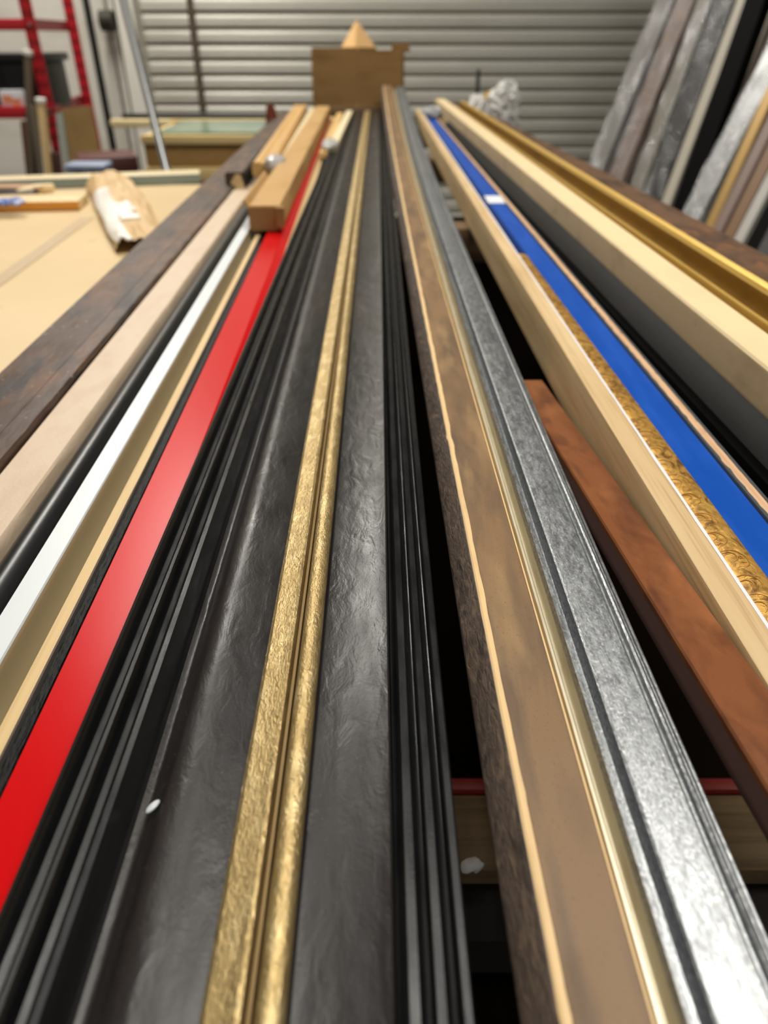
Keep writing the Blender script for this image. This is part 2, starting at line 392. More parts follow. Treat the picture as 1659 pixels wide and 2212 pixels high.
# 11 brown moulding with pale worn edges
z = .900; b_ = bot(z)
fc = fit((1108, 1650), (877, 500), (1256, 1650), (920, 500), z, .4, -.0168)
W = fc[1]
burl = mat('dark_burl_side', (92, 79, 70), .5, spots=[((134, 112, 92), (200, 60, 200), .5, .7, .8, 5, 1.5), ((52, 45, 43), (120, 50, 120), .52, .7, .8, 4, 1)], bump=[((350, 120, 350), .6, .0014, 5, 1)])
worn = mat('worn_pale_edge', (226, 192, 138), .55, spots=[((196, 158, 106), (300, 40, 300), .5, .75, .5, 4)], bump=[((600, 200, 600), .2, .0005)])
sanded = mat('sanded_brown_top', (132, 103, 71), .5, spec=.35, spots=[((92, 74, 58), (64, 11, 64), .42, .68, .8, 4, .4), ((160, 130, 90), (60, 14, 60), .52, .7, .6), ((70, 58, 50), (1200, 500, 1200), .66, .72, .4, 1)], bump=[((700, 300, 700), .15, .0004)])
se = -.26
moulding('brown_worn_moulding', 'sanded brown moulding with pale worn edges and a dark burl side', 'moulding', fc, .03, 3.3,
    [('burl_side', burl, [(-.10, b_), (-.10, -.020), (-.33, -.0165), (-.34, -.0140), (-.32, -.0120), (-.015, -.0006), (.0, -.0006), (0, b_)], 160, bowed(ragged(.0006, 120, (4,))), 'dark burl grained side'),
     ('worn_edge', worn, [(0, b_), (-.012, -.0008), (.03, 0), (.13, 0), (.13, b_)], 260, bowed(ragged(.0007, 90, (1, 3))), 'pale worn edge'),
     ('top', sanded, [(.10, b_), (.10, -.0003), (.125, .0002), (.95, .0002), (.955, 0), (.955, b_)], 260, bowed(ragged(.0010, 90, (1, 2)))),
     ('pale_line', worn, [(.955, b_), (.955, .0006), (.985, .0006), (1, -.001), (1, b_)], 60, bowed(), 'thin pale right edge')])
# 12 silver moulding
z = .901; b_ = bot(z)
fs = fit((1256+6, 1650), (920+3, 500), (1498, 1650), (1002, 500), z, .4, -.0140)
fs = (fs[0]+.001,)+fs[1:]
W = fs[1]
silver = mat('brushed_silver_leaf', (156, 159, 161), .38, .9, spots=[((120, 122, 124), (900, 300, 900), .45, .62, .7, 4), ((120, 122, 124), (60, 9, 60), .5, .75, .6, 3), ((214, 214, 212), (1100, 500, 1100), .55, .7, .5, 2)],
    bump=[((1100, 500, 1100), .35, .0004), ((700, 60, 700), .2, .0004)], rvar=((300, 80, 300), .34, .5))
pale_champ = mat('champagne_silver', (206, 197, 172), .4, .55, spots=[((170, 156, 124), (300, 30, 300), .5, .7, .5)], bump=[((900, 150, 900), .15, .0003)])
prS = [(.155, -.004), (.162, -.0010), (.170, .0003), (.214, .0001), (.224, -.0012), (.24, -.0055), (.265, -.0078), (.31, -.0074), (.337, -.0048), (.35, -.0010), (.37, -.0004),
       (.55, .0006), (.74, .0002), (.765, -.0004), (.78, -.0018), (.80, -.0018), (.815, .0004), (.835, .0010), (.86, .0004), (.875, -.0014), (.89, -.0014), (.90, -.0004), (.92, -.0004), (.935, -.0022), (.96, -.003), (1.0, -.0085)]
moulding('silver_moulding', 'broad brushed silver moulding with a champagne groove along its left edge', 'moulding', fs, .03, 3.25,
    [('champagne_groove', pale_champ, [(0, b_), (0, -.010), (.012, -.008), (.03, -.0060), (.055, -.0058), (.075, -.0075), (.085, -.0105), (.12, -.0105), (.155, -.0045), (.155, b_)], 60, bowed(), 'champagne gold bead and groove'),
     ('silver_face', silver, [(.155, b_)]+prS+[(1.02, b_)], 60, bowed())])
# 13 copper-brown moulding, near end only
zc = .8995; kc = -.0274; tl = -math.atan(.101); cw = .027
copper = mat('copper_brown_lacquer', (140, 84, 48), .36, .25, spots=[((96, 54, 34), (60, 22, 60), .45, .68, .8, 4, .6), ((172, 110, 66), (36, 16, 36), .52, .72, .6, 4), ((190, 130, 90), (1400, 900, 1400), .74, .77, .5, 1)], bump=[((600, 400, 600), .08, .0004)])
tc_, _, _ = moulding('copper_moulding', 'copper brown moulding sloping down between the silver and the raw oak moulding', 'moulding', (.1398, cw, kc, .246, zc), .08, .66,
    [('top', copper, [(0, -.004), (.0, -.0012), (.03, 0), (.97, 0), (1, -.0012), (1, -.004)]),
     ('side', mat('plum_brown_side', (92, 66, 60), .45, .1, bump=[((300, 100, 300), .1, .0005)]), [(.0, -.004), (1, -.004), (1, -.018), (.05, -.018), (-.03, -.0165), (-.06, -.014), (-.05, -.011), (-.015, -.007)], 1, None, 'plum brown side')], tilt=tl, dz=.101*(.246-.08))
# 14 raw oak moulding, tall
z = .902; b_ = bot(z)
fo = fit((1394, 1050), (1059, 500), (1459, 1050), (1086, 500), z, .45)
moulding('oak_moulding', 'tall raw oak moulding with a white painted right edge', 'moulding', fo, .12, 3.15,
    [('body', raw_oak(), [(-.0, b_), (-.035, b_+.003), (-.025, b_+.007), (-.01, -.018), (0, -.002), (.03, 0), (.88, 0), (.88, b_)], 1),
     ('white_edge', mat('white_paint_edge', (226, 226, 228), .5, bump=[((500, 200, 500), .3, .0006)]), [(.88, b_), (.88, .0003), (.985, .0003), (1, -.0012), (1, b_)], 160, ragged(.0005, 200, (1,)), 'white painted edge')])
# 15 ornate gold moulding
z = .894; b_ = bot(z)
fg = fit((1459, 1050), (1215, 690), (1518, 1050), (1310, 785), z, .42, -.0255)
orn = mat('ornate_gold', (196, 150, 70), .44, .5, spots=[((98, 62, 24), (130, 90, 130), .44, .66, .9, 5, 1.2), ((222, 178, 90), (60, 40, 60), .55, .7, .6)], bump=[((200, 120, 200), .6, .0016, 4, 1.2)])
t, wd, Ln = moulding('ornate_gold_moulding', 'gold moulding with carved scrolls between raw oak and blue', 'moulding', fg, .15, 1.0,
    [('body', orn, [(0, b_)]+[(.5-.85*math.cos(a), -.012+.012*math.sin(a)) for a in [math.radians(54+i*72/14) for i in range(15)]]+[(.985, -.006), (.99, b_)])])
bm = bmesh.new()
def surf(u): # height on the rounded top
    c_ = max(-1, min(1, (.5-u)/.85)); return -.012+.012*math.sqrt(max(0, 1-c_*c_))
i = 0
yy = .01
while yy < Ln-.03:
    sz = random.uniform(.75, 1.2); ph = random.uniform(-25, 25); off = random.uniform(-.05, .14)
    for rr, oy in ((1.0, 0), (.6, random.uniform(-.002, .003))):
        pts = []
        for q_ in range(17):
            a = math.radians(-30+ph+random.uniform(160, 175)*q_/16)
            sp = 1-.25*q_/16*(rr < 1)
            uu = off+.60*rr*sz*sp*math.sin(a); y2 = yy+oy+.0095*rr*sz*sp*math.cos(a)+.0006*mnoise.noise(Vector((uu*9, yy*300, rr)))
            pts.append(Vector((uu*wd, y2, surf(uu))))
        tube(bm, pts, [.00015+.00038*math.sin(math.pi*q_/16) for q_ in range(17)], 6)
    for q_ in range(3):
        u0 = random.uniform(.02, .5); y0_ = yy+random.uniform(-.006, .006)
        tube(bm, [Vector(((u0+.08*n_)*wd, y0_+.001*random.uniform(-1, 1), surf(u0+.08*n_))) for n_ in range(4)], [.0001, .0004, .0003, .0001], 5)
    yy += random.uniform(.017, .024); i += 1
link('scroll_relief', bm, mat('scroll_gold', (170, 124, 56), .44, .5, bump=[((500, 300, 500), .3, .0006)]), [c_ for c_ in t.children if c_.name.startswith('body')][0])
# 16 blue moulding
z = .888; b_ = bot(z)
fu = fit((1518-14, 1050), (1086-4, 500), (1600, 1050), (1133, 500), z, .6, -.0205)
fu = (fu[0]+.0035, fu[1]-.0035)+fu[2:]
blue = mat('blue_lacquer', (10, 74, 166), .36, spots=[((34, 88, 184), (60, 12, 60), .45, .7, .6), ((110, 140, 200), (300, 120, 300), .74, .80, .3, 5)], bump=[((300, 200, 300), .06, .0004)], spec=.2)
tblue, wdb, Lb = moulding('blue_moulding', 'flat bright blue moulding with a strip of white tape', 'moulding', fu, .15, 3.08,
    [('body', blue, [(0, b_), (0, -.001), (.02, 0), (.97, 0), (1, -.001), (1, b_)])])
p_ = at(1062, 432, z)
tag(link('tape_strip', box(bmesh.new(), fu[0]+fu[2]*(p_.y-.6)-.0015, fu[0]+fu[2]*(p_.y-.6)+wdb+.001, p_.y-.035, p_.y+.035, z+.0005, z+.0012), mat('white_tape', (232, 234, 240), .4)),
    'short white tape strip stuck across the blue moulding', 'tape')
# 17 raw strip with charcoal edges
z = .889; b_ = bot(z)
fr_ = fit((1600, 1050), (1133, 500), (1420, 800), (1180, 500), z, .6, -.0208)
fr_ = (fr_[0]+.0016, fr_[1]-.0016)+fr_[2:]
char = mat('charcoal_edge', (66, 72, 76), .45, bump=[((400, 200, 400), .1, .0005)])
rw = mat('rosy_raw_wood', (210, 172, 134), .6, spots=[((186, 140, 102), (300, 12, 300), .45, .7, .7, 4), ((150, 108, 84), (30, 60, 30), .62, .75, .5)], bump=[((900, 40, 900), .15, .0004)])
jag = lambda j, u, zz, y: (u+(.0012*abs(mnoise.noise(Vector((y*260, 0, 0))))+.0008*mnoise.noise(Vector((y*60, 5, 0))) if j in (1, 2) else 0), zz)
moulding('raw_face_moulding', 'charcoal edged moulding with a bare rosy wood face, right of the blue one', 'moulding', fr_, .15, 3.08,
    [('bare_face', rw, [(.18, b_), (.18, -.0006), (.8, -.0006), (.8, b_)], 1),
     ('charcoal_edge', char, [(0, b_), (0, -.0012), (.04, 0), (.20, 0), (.20, -.0007), (.2, b_)], 500, lambda j, u, zz, y: (u+(.0022*abs(mnoise.noise(Vector((y*230, 0, 0))))+.0006*mnoise.noise(Vector((y*60, 5, 0))) if j in (3, 4, 5) else 0), zz), 'charcoal painted edge'),
     ('charcoal_edge', char, [(.80, b_), (.80, -.0007), (.80, 0), (.96, 0), (1, -.002), (1, b_)], 500, lambda j, u, zz, y: (u+(.0016*mnoise.noise(Vector((y*130, 9, 0))) if j in (0, 1, 2) else 0), zz), 'charcoal painted edge')])
# 18 black moulding with sloping face
z = .904; b_ = bot(z)
fk = fit((1486, 800), (1196, 500), (1600, 838), (1261, 500), z, .7, -.030)
fk = (.2580, .0192, -.030, .7, z)
moulding('black_sloped_moulding', 'glossy black sloped moulding leaning against the tall cream one', 'moulding', fk, .3, 2.7,
    [('body', mat('soft_black', (12, 11, 11), .5, spec=.12, spots=[((26, 23, 21), (60, 20, 60), .5, .7, .6)], bump=[((300, 200, 300), .1, .0006)]), [(0, b_), (0, -.024), (.08, -.021), (.10, -.017), (.55, -.006), (.96, 0), (1, -.002), (1, b_)])])
# 19 tall cream moulding
z = .934; b_ = bot(z)
fm = fit((1659, 800), (1294, 500), (1659, 704), (1359, 500), z, 1.0, -.032)
fm = (fm[0], fm[1]-.001)+fm[2:]
cream = mat('cream_gesso', (228, 205, 160), .6, spots=[((214, 190, 146), (14, 10, 14), .5, .7, .4)], bump=[((300, 100, 300), .15, .0006)])
W = fm[1]
scuff_shade = mat('cream_scuffed_shade', (176, 154, 116), .6, spots=[((140, 118, 84), (30, 14, 30), .5, .7, .5), ((60, 48, 36), (20, 34, 20), .70, .74, .8, 2)], bump=[((200, 60, 200), .2, .001)])  # cream darkened for the shaded side, with real scuffs on top
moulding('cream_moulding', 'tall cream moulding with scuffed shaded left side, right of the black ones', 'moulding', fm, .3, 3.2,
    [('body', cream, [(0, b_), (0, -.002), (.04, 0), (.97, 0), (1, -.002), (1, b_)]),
     ('scuffed_shaded_side', scuff_shade, [(-.02, b_), (-.02, -.004), (0, -.002), (0, b_)], 1, None, 'scuffed side face with shade in its colour')])
# 20 gold scooped moulding
z = .934; b_ = bot(z)
fq = fit((1659, 704), (1366, 500), (1659, 622), (1452, 500), z, 1.0, -.036)
fq = (fq[0]+.001, fq[1]-.001)+fq[2:]
W = fq[1]
reed = mat('reeded_gold', (206, 170, 84), .38, .6, bump=[((1400, 10, 1400), .3, .0006)])
scoop = mat('shaded_gold_scoop', (150, 112, 40), .42, .55, spots=[((120, 86, 28), (30, 10, 30), .5, .7, .6)])  # same gold as the reeds, shadow of the hollow put into its colour
pr = [(0, -.004), (.02, 0), (.05, .0005), (.07, -.001), (.09, .0005), (.12, 0), (.14, -.002)]
moulding('gold_scoop_moulding', 'gold moulding with a deep scoop and reeded ridge, beside the right board', 'moulding', fq, .3, 2.95,
    [('reeded_edge', reed, [(0, b_)]+pr+[(.14, b_)]),
     ('scoop', scoop, [(.14, b_), (.14, -.002)]+spline([(.16, -.008), (.30, -.018), (.45, -.018), (.58, -.008), (.62, .006)], 5)+[(.62, b_)], 1, None, 'gold hollow with shadow in its colour'),
     ('reeded_ridge', reed, [(.62, b_), (.62, .006), (.66, .010), (.70, .0085), (.74, .0105), (.79, .009), (.83, .0105), (.88, .008), (.92, .0085), (.97, .003), (1, -.004), (1, b_)])])
# 21 right board
z = .905; b_ = bot(z)
a = at(1659, 552, z); b = at(1100, 266, z); k = (b.x-a.x)/(b.y-a.y)
moulding('walnut_board', 'rusty brown board, rightmost in the row behind the gold moulding', 'board', (a.x-.085, .085, k, a.y, z), .5, 3.2,
    [('board', mat('rusty_brown_board', (104, 76, 54), .45, spots=[((66, 50, 42), (30, 12, 30), .46, .66, .9, 5, .8), ((142, 92, 54), (50, 24, 50), .58, .72, .7, 5)], bump=[((160, 60, 160), .2, .001)]), [(0, b_), (0, -.001), (.02, 0), (.98, 0), (1, -.001), (1, b_)])])

# ------------------------------------------------------------------ things lying on the far half, left
# short dark moulding with raw cut end
z = .910
a = at(522, 372, z); b = at(640, 228, z); k = (b.x-a.x)/(b.y-a.y)
tds, wds, _ = moulding('dark_short_moulding', 'short dark moulding with a pale cut end lying beside the left walnut board', 'moulding', (a.x-.035, .04, k, a.y, z), a.y, a.y+1.25,
    [('body', walnut_board(), [(0, -.022), (0, -.004), (.1, 0), (.9, 0), (.9, -.022)]),
     ('dark_side', mat('dark_umber', (34, 27, 22), .6), [(.9, -.022), (.9, 0), (1, -.004), (1.05, -.028), (.9, -.028)], 1, None, 'near black right side'),
     ])
link('cut_end', prism(bmesh.new(), [(.25*wds, -.020), (.55*wds, -.004), (.8*wds, -.005), (1.0*wds, -.036), (.8*wds, -.036)], -.004, -.0005), raw_pine(), tds)['label'] = 'pale raw cut end'
# golden tan moulding
z = .925
a = at(543, 350, z); a2 = at(594, 348, z); b = at(655, 216, z); k = (b.x-(a.x+a2.x)/2)/(b.y-a.y)
tan = mat('tan_maple', (206, 162, 96), .5, spots=[((186, 140, 78), (200, 8, 200), .45, .7, .6, 4)])
moulding('tan_moulding', 'golden tan wooden moulding lying left of the long cardboard carton', 'moulding', (a.x, a2.x-a.x, k, a.y, z), a.y, 3.05,
    [('body', tan, [(0, -.024), (0, -.006), (.08, -.001), (.3, 0), (.45, -.003), (.6, -.003), (.75, .0), (.95, -.001), (1, -.006), (1, -.024), (.8, -.03), (.2, -.03)])])
# cream moulding in plastic
z = .912
a = at(606, 352, z); b = at(688, 213, z); k = (b.x-a.x)/(b.y-a.y)
t, wd, Ln = moulding('cream_thin_moulding', 'thin cream and black moulding between the tan moulding and the cardboard carton', 'moulding', (a.x-.01, .03, k, a.y, z), a.y, 3.1,
    [('body', mat('cream_thin', (222, 206, 164), .45), [(.0, -.018), (0, -.002), (.08, 0), (.55, 0), (.55, -.018)]),
     ('black_side', mat('black_thin', (30, 29, 27), .4), [(.55, -.018), (.55, -.001), (.95, -.003), (1, -.018)], 1, None, 'black right side')])
bm = bmesh.new()
bmesh.ops.create_icosphere(bm, subdivisions=4, radius=1, matrix=Matrix.Translation(at(594, 352, .922)) @ Matrix.Diagonal((.022, .035, .016, 1)))
for v in bm.verts: v.co += v.normal*0+Vector((.4, 1, .6))*.008*mnoise.noise(v.co*70)
plastic = mat('clear_plastic_film', (238, 240, 242), .12, trans=.55, bump=[((120, 120, 120), .6, .003, 4)], spec=.6)
tag(link('plastic_wrap_scrap', bm, plastic), 'shiny scrap of clear plastic over the end of the thin cream moulding', 'plastic')
# cardboard carton
card = mat('corrugated_card', (190, 152, 98), .7, spots=[((172, 134, 84), (30, 6, 30), .45, .7, .5, 4)], bump=[((200, 20, 200), .1, .001)], spec=.25)
card_shade = mat('carton_shaded_card', (160, 122, 76), .75, spots=[((140, 104, 62), (20, 20, 20), .45, .7, .5)], spec=.2)  # end flaps: the carton's card with shade put into the colour
zb = .892
n0 = at(548, 497, zb); n1 = at(603, 494, zb); zt = .926
f0 = at(700, 203, zt); f1 = at(727, 203, zt)
k = ((f0.x+f1.x)/2-(n0.x+n1.x)/2)/(f0.y-n0.y)
wc = .047
ct = thing('cardboard_carton', 'long brown cardboard moulding carton lying over the white and red mouldings', 'carton', ((n0.x+n1.x)/2, n0.y+.004, zb), -math.atan(k))
Lc = 2.95-n0.y
link('carton_tube', prism(bmesh.new(), [(-wc/2, 0), (-wc/2, .033), (-wc/2+.001, .034), (wc/2-.001, .034), (wc/2, .033), (wc/2, 0)], 0, Lc, 30, lambda j, u, zz, y: (u+.0012*mnoise.noise(Vector((y*5, j, 0))), zz+.0015*mnoise.noise(Vector((y*6, 0, j))))), card, ct)
link('end_flap', box(bmesh.new(), -wc/2-.001, wc/2-.006, -.003, 0, -.001, .032), card_shade, ct)
bm = bmesh.new()
box(bm, -wc/2-.002, -wc/2+.001, .02, .30, .02, .040)
for v in bm.verts: v.co.z += .004*mnoise.noise(v.co*40); v.co.x -= .01*(v.co.z > .03)
link('torn_flap', bm, card, ct)
bm = bmesh.new(); box(bm, wc/2-.006, wc/2+.006, -.012, .0, .006, .033, Matrix.Translation((0, 0, 0)))
link('side_flap', bm, card_shade, ct)
# pale sticks behind red
for i, (p0, p1, col, lab) in enumerate((((700, 330), (742, 228), (216, 176, 110), 'honey coloured slim stick near the far end of the red moulding'),
                                        ((716, 320), (760, 230), (232, 216, 176), 'cream slim stick beside the far left edge of the wide black moulding'))):
    z = .902+.003*i
    a = at(*p0, z); b = at(*p1, z); k = (b.x-a.x)/(b.y-a.y)
    moulding('slim_stick', lab, 'stick', (a.x-.012, .022, k, a.y, z), a.y, 3.0+.05*i,
        [('body', mat('stick%d' % i, col, .5), [(0, -.012), (0, 0), (1, 0), (1, -.012)])])
a = at(712, 312, .912)
bm = bmesh.new(); bmesh.ops.create_icosphere(bm, subdivisions=4, radius=1, matrix=Matrix.Translation(a) @ Matrix.Diagonal((.02, .06, .012, 1)))
for v in bm.verts: v.co += Vector((.4, 1, .6))*.008*mnoise.noise(v.co*60)
tag(link('plastic_wrap_scrap', bm, plastic), 'clear plastic scrap over the pale sticks by the red moulding', 'plastic')

# red-brown offcut standing at left
q = atY(592, 275, 2.95); q2 = atY(592, 222, 2.95)
bm = bmesh.new(); prism(bm, [(-.035, 0), (-.03, .04), (-.022, .1), (0, q2.z-q.z+.03), (.012, .07), (.03, .035), (.02, 0)], 0, .02)
o = tag(link('red_brown_offcut', bm, mat('redbrown_wood', (124, 62, 40), .5)), 'red brown pointed wood offcut standing behind the tan moulding', 'offcut'); o.location = (q.x, 2.95, q.z-.03)

# far end: folded cardboard + bright card peak
Yb = 3.36
def cpt(px, py, Y=Yb): v = atY(px, py, Y); return v
cb = thing('cardboard_box', 'open brown cardboard box standing at the far end of the mouldings', 'box', atY(780, 215, Yb))
O = cb.location
brown_card = mat('brown_carton_card', (150, 116, 72), .75, spots=[((110, 82, 48), (6, 6, 20), .45, .7, .5)], spec=.2)
def sheet(name, poly2, Y0, m, parent, th=.006, skew=0):
    bm = bmesh.new()
    fr = [cpt(px, py, Y0+(skew*(px-772)/100))-O for px, py in poly2]
    va = [bm.verts.new(p) for p in fr]; vb = [bm.verts.new(p+Vector((0, th, 0))) for p in fr]
    bm.faces.new(va); bm.faces.new(list(reversed(vb)))
    for i in range(len(va)):
        j = (i+1) % len(va); bm.faces.new((va[i], vb[i], vb[j], va[j]))
    return link(name, bm, m, parent)
sheet('left_panel', [(672, 103), (771, 102), (771, 232), (676, 232)], Yb, brown_card, cb)
sheet('right_panel', [(773, 102), (812, 103), (818, 117), (850, 117), (850, 108), (872, 108), (872, 232), (773, 232)], Yb, brown_card, cb, .006)
# side wall and flap
bm = bmesh.new(); a = cpt(872, 108)-O; b = cpt(872, 232)-O
box(bm, a.x-.003, a.x+.003, 0, .26, b.z, a.z)
link('side_panel', bm, brown_card, cb)
bm = bmesh.new(); a0 = cpt(673, 104)-O; b0 = cpt(676, 232)-O
box(bm, a0.x, a0.x+.005, .005, .26, b0.z, a0.z); link('side_panel', bm, brown_card, cb)
bm = bmesh.new(); box(bm, a0.x, a.x, .255, .262, b0.z, a0.z-.01); link('back_panel', bm, brown_card, cb)
sheet('top_flap', [(846, 94), (884, 92), (886, 112), (846, 112)], Yb+.04, brown_card, cb, .005)
# peak
Yp = 3.74
pk = cpt(770, 41, Yp); ring = [cpt(735, 104, Yp+.01), cpt(767, 106, Yp-.07), cpt(814, 104, Yp-.02), cpt(782, 104, Yp+.12)]
ring = [Vector((p.x, p.y, p.z)) for p in ring]
bm = bmesh.new(); ap = bm.verts.new(pk); rv = [bm.verts.new(p) for p in ring]; lv = [bm.verts.new((p.x, p.y, .895)) for p in ring]
for i in range(4):
    k2 = (i+1) % 4; bm.faces.new((ap, rv[i], rv[k2])); bm.faces.new((rv[i], lv[i], lv[k2], rv[k2]))
bm.faces.new(lv)
bmesh.ops.bevel(bm, geom=bm.edges[:], offset=.003, segments=2, affect='EDGES')
tag(link('card_corner', bm, mat('bright_card', (226, 182, 124), .6, spec=.3), ang=25), 'bright tan folded card peak rising behind the brown cardboard box', 'card')

# black post, yellow clamp and white bags at the far right
pb = atY(1030, 215, 3.5)
clz = pb.z-.06
clp = thing('bar_clamp', 'upright black bar clamp with a yellow handle at the far right end', 'clamp', (pb.x, 3.5, 0))
link('bar', box(bmesh.new(), -.008, .008, -.006, .006, 0, atY(1030, 150, 3.5).z, None, .002), mat('clamp_black', (24, 24, 24), .5), clp)
bm = bmesh.new(); box(bm, -.01, .05, -.015, .015, clz+.03, clz+.06, None, .006); link('jaw', bm, mat('clamp_black', (24, 24, 24), .5), clp)
bm = bmesh.new(); tube(bm, [(.03, 0, clz+.055), (.05, 0, clz+.075), (.09, 0, clz+.085)], [.016, .018, .012], 10); link('handle', bm, mat('clamp_yellow', (196, 150, 40), .5), clp)
bagm = mat('white_plastic_bag', (226, 224, 218), .35, trans=.15, bump=[((60, 60, 60), .6, .006, 4)], spots=[((196, 192, 184), (14, 14, 14), .45, .7, .7)])
def bag(px, py, Y, sx, sy, sz, label, seed):
    bm = bmesh.new(); bmesh.ops.create_icosphere(bm, subdivisions=5, radius=1)
    for v in bm.verts:
        n = mnoise.fractal(v.co*1.6+Vector((seed, 0, 0)), .8, 2.1, 4)
        rn = abs(mnoise.noise(v.co*3.2+Vector((0, seed, 0))))
        v.co *= 1+.28*n-.35*rn
        v.co = Vector((v.co.x*sx, v.co.y*sy, v.co.z*sz))
    o = tag(link('plastic_bag', bm, bagm, ang=60), label, 'plastic bag', 'white plastic bags'); o.location = atY(px, py, Y); return o
bag(1088, 232, 3.1, .062, .06, .085, 'larger crumpled white plastic bag beside the yellow handled clamp', 3.3)
bag(1030, 240, 2.9, .042, .05, .05, 'smaller white plastic bag hanging over the far end of the cream moulding', 8.1)
bm = bmesh.new()
bmesh.ops.create_icosphere(bm, subdivisions=5, radius=1)
for v in bm.verts:
    v.co *= 1+.5*mnoise.fractal(v.co*2, .8, 2.1, 4); v.co = Vector((v.co.x*.036, v.co.y*.07, v.co.z*.014))
o = tag(link('plastic_wrap_scrap', bm, plastic, ang=60), 'clear crinkled plastic over the far ends of the blue and raw faced mouldings', 'plastic'); o.location = at(934, 240, .907)

# ------------------------------------------------------------------ tan bench on the left and its clutter
ZB = .80
tanb = mat('tan_bench_sheet', (214, 188, 142), .55, spots=[((198, 170, 122), (2.5, 2.5, 2.5), .45, .7, .5, 4), ((160, 130, 86), (26, 26, 26), .74, .80, .6, 2)], bump=[((60, 60, 60), .05, .001)], spec=.35)
yb = at(200, 398, ZB).y
xb = at(425, 398, ZB).x
bt = thing('tan_workbench', 'tan topped workbench to the left of the moulding rack', 'workbench', (-1.3, 1.3, 0))
sxr = -.46
link('bench_top', box(bmesh.new(), -2.6+1.3, sxr+1.3, -.5-.9, yb-1.3, ZB-.03, ZB, None, .003), tanb, bt)
for sx in (-2.5, -.62):
    for sy in (-.0, yb-.1):
        link('leg', box(bmesh.new(), sx+1.3-.03, sx+1.3+.03, sy-1.3-.03, sy-1.3+.03, 0, ZB-.03), bench_wood, bt)
# crease strip of clear tape on bench
a = at(0, 606, ZB); b = at(190, 470, ZB); d = (b-a).normalized(); n = Vector((-d.y, d.x, 0))*.014
a = a-d*.4
bm = bmesh.new(); vs = [bm.verts.new(p+Vector((0, 0, .0008))) for p in (a-n, b-n, b+n, a+n)]; vt = [bm.verts.new(v.co+Vector((0, 0, .0006))) for v in vs]
bm.faces.new(vs); bm.faces.new(vt)
for i in range(4): bm.faces.new((vs[i], vs[(i+1) % 4], vt[(i+1) % 4], vt[i]))
tag(link('tape_strip', bm, mat('buff_tape', (206, 182, 146), .3, bump=[((30, 200, 30), .3, .002)])), 'pale shiny tape seam running across the tan bench top', 'tape')
# board with orange edge
zt = ZB+.022
a = at(0, 462, ZB); b = at(176, 452, ZB); 
bt2 = thing('orange_edged_board', 'pale board with an orange front edge on the tan bench', 'board', (0, 0, 0))
a = at(-160, 463, ZB); b = at(172, 455, ZB); ax = (b-a).normalized(); ang = math.atan2(ax.y, ax.x); bt2.location = a; bt2.rotation_euler = (0, 0, ang); Lx = (b-a).length
link('board', box(bmesh.new(), 0, Lx, .006, .10, .001, .021, None, .002), mat('pale_ply', (224, 198, 148), .55), bt2)
link('orange_edge', box(bmesh.new(), 0, Lx, 0, .006, .001, .021, None, .002), mat('orange_edge', (206, 140, 50), .45), bt2)
# crumpled paper
bm = bmesh.new()
NU, NV = 60, 46
p0 = at(240, 409, ZB); p1 = at(312, 545, ZB)
L2 = (p1-p0).length; dx = (p1-p0).normalized(); dn = Vector((-dx.y, dx.x, 0))
def paperpt(s_, tt, lift=0):
    ph = tt*math.pi*.95
    cr = mnoise.fractal(Vector((s_*2.6, tt*3, 1.3)), .8, 2.2, 4)
    ridge = abs(mnoise.noise(Vector((s_*3.1+3, tt*4, 0))))
    hh = .004+.042*math.cos(ph)*(1-.3*s_)+(.012*cr-.012*ridge)*math.cos(ph)
    p = p0+dx*(s_*L2+.03*mnoise.noise(Vector((tt*4, 4, 0)))*(1-s_))+dn*(math.sin(ph)*(.062-.008*s_)+.006*cr)
    return Vector((p.x, p.y, max(ZB+.002, ZB+hh)+lift))
g = [[bm.verts.new(paperpt(i/NU, j/NV-.5)) for j in range(NV+1)] for i in range(NU+1)]
for i in range(NU):
    for j in range(NV): bm.faces.new((g[i][j], g[i+1][j], g[i+1][j+1], g[i][j+1]))
paper = link('crumpled_paper', bm, mat('kraft_paper', (206, 172, 122), .6, spots=[((224, 196, 150), (9, 9, 9), .45, .7, .7)], bump=[((40, 40, 40), .4, .005, 4)]), ang=70)
tag(paper, 'crumpled kraft paper with white packing strips on the tan bench', 'paper')
for s0, s1, t0, t1 in ((.30, 1.0, -.44, -.12), (.58, .76, -.12, .10)):
    bm = bmesh.new(); rows = []
    for i in range(25):
        ss = s0+(s1-s0)*i/24; off = .035*math.sin(i*.45+s0*9)
        rows.append([bm.verts.new(paperpt(ss, t0+(t1-t0)*k_/5+off, .004)) for k_ in range(6)])
    for r0_, r1_ in zip(rows, rows[1:]):
        for k_ in range(5): bm.faces.new((r0_[k_], r0_[k_+1], r1_[k_+1], r1_[k_]))
    o = link('white_packing', bm, mat('white_packing', (240, 236, 226), .6, bump=[((60, 60, 60), .3, .004)]), paper, ang=60)
    md = o.modifiers.new('thick', 'SOLIDIFY'); md.thickness = .003

# long strip across the back of the bench
a = at(-120, 398, ZB+.02); b = at(432, 379, ZB+.02); ax = (b-a); ang = math.atan2(ax.y, ax.x); Lx = ax.length
ls = thing('long_strip', 'long cream strip with a grey green front laid across the back of the bench', 'strip', (a.x, a.y, ZB+.001), ang)
link('top', box(bmesh.new(), 0, Lx, .002, .07, .0, .024, None, .002), mat('cream_strip', (226, 208, 166), .5), ls)
link('front', box(bmesh.new(), 0, Lx, -.002, .002, .0, .023), mat('grey_green', (132, 142, 134), .5), ls)
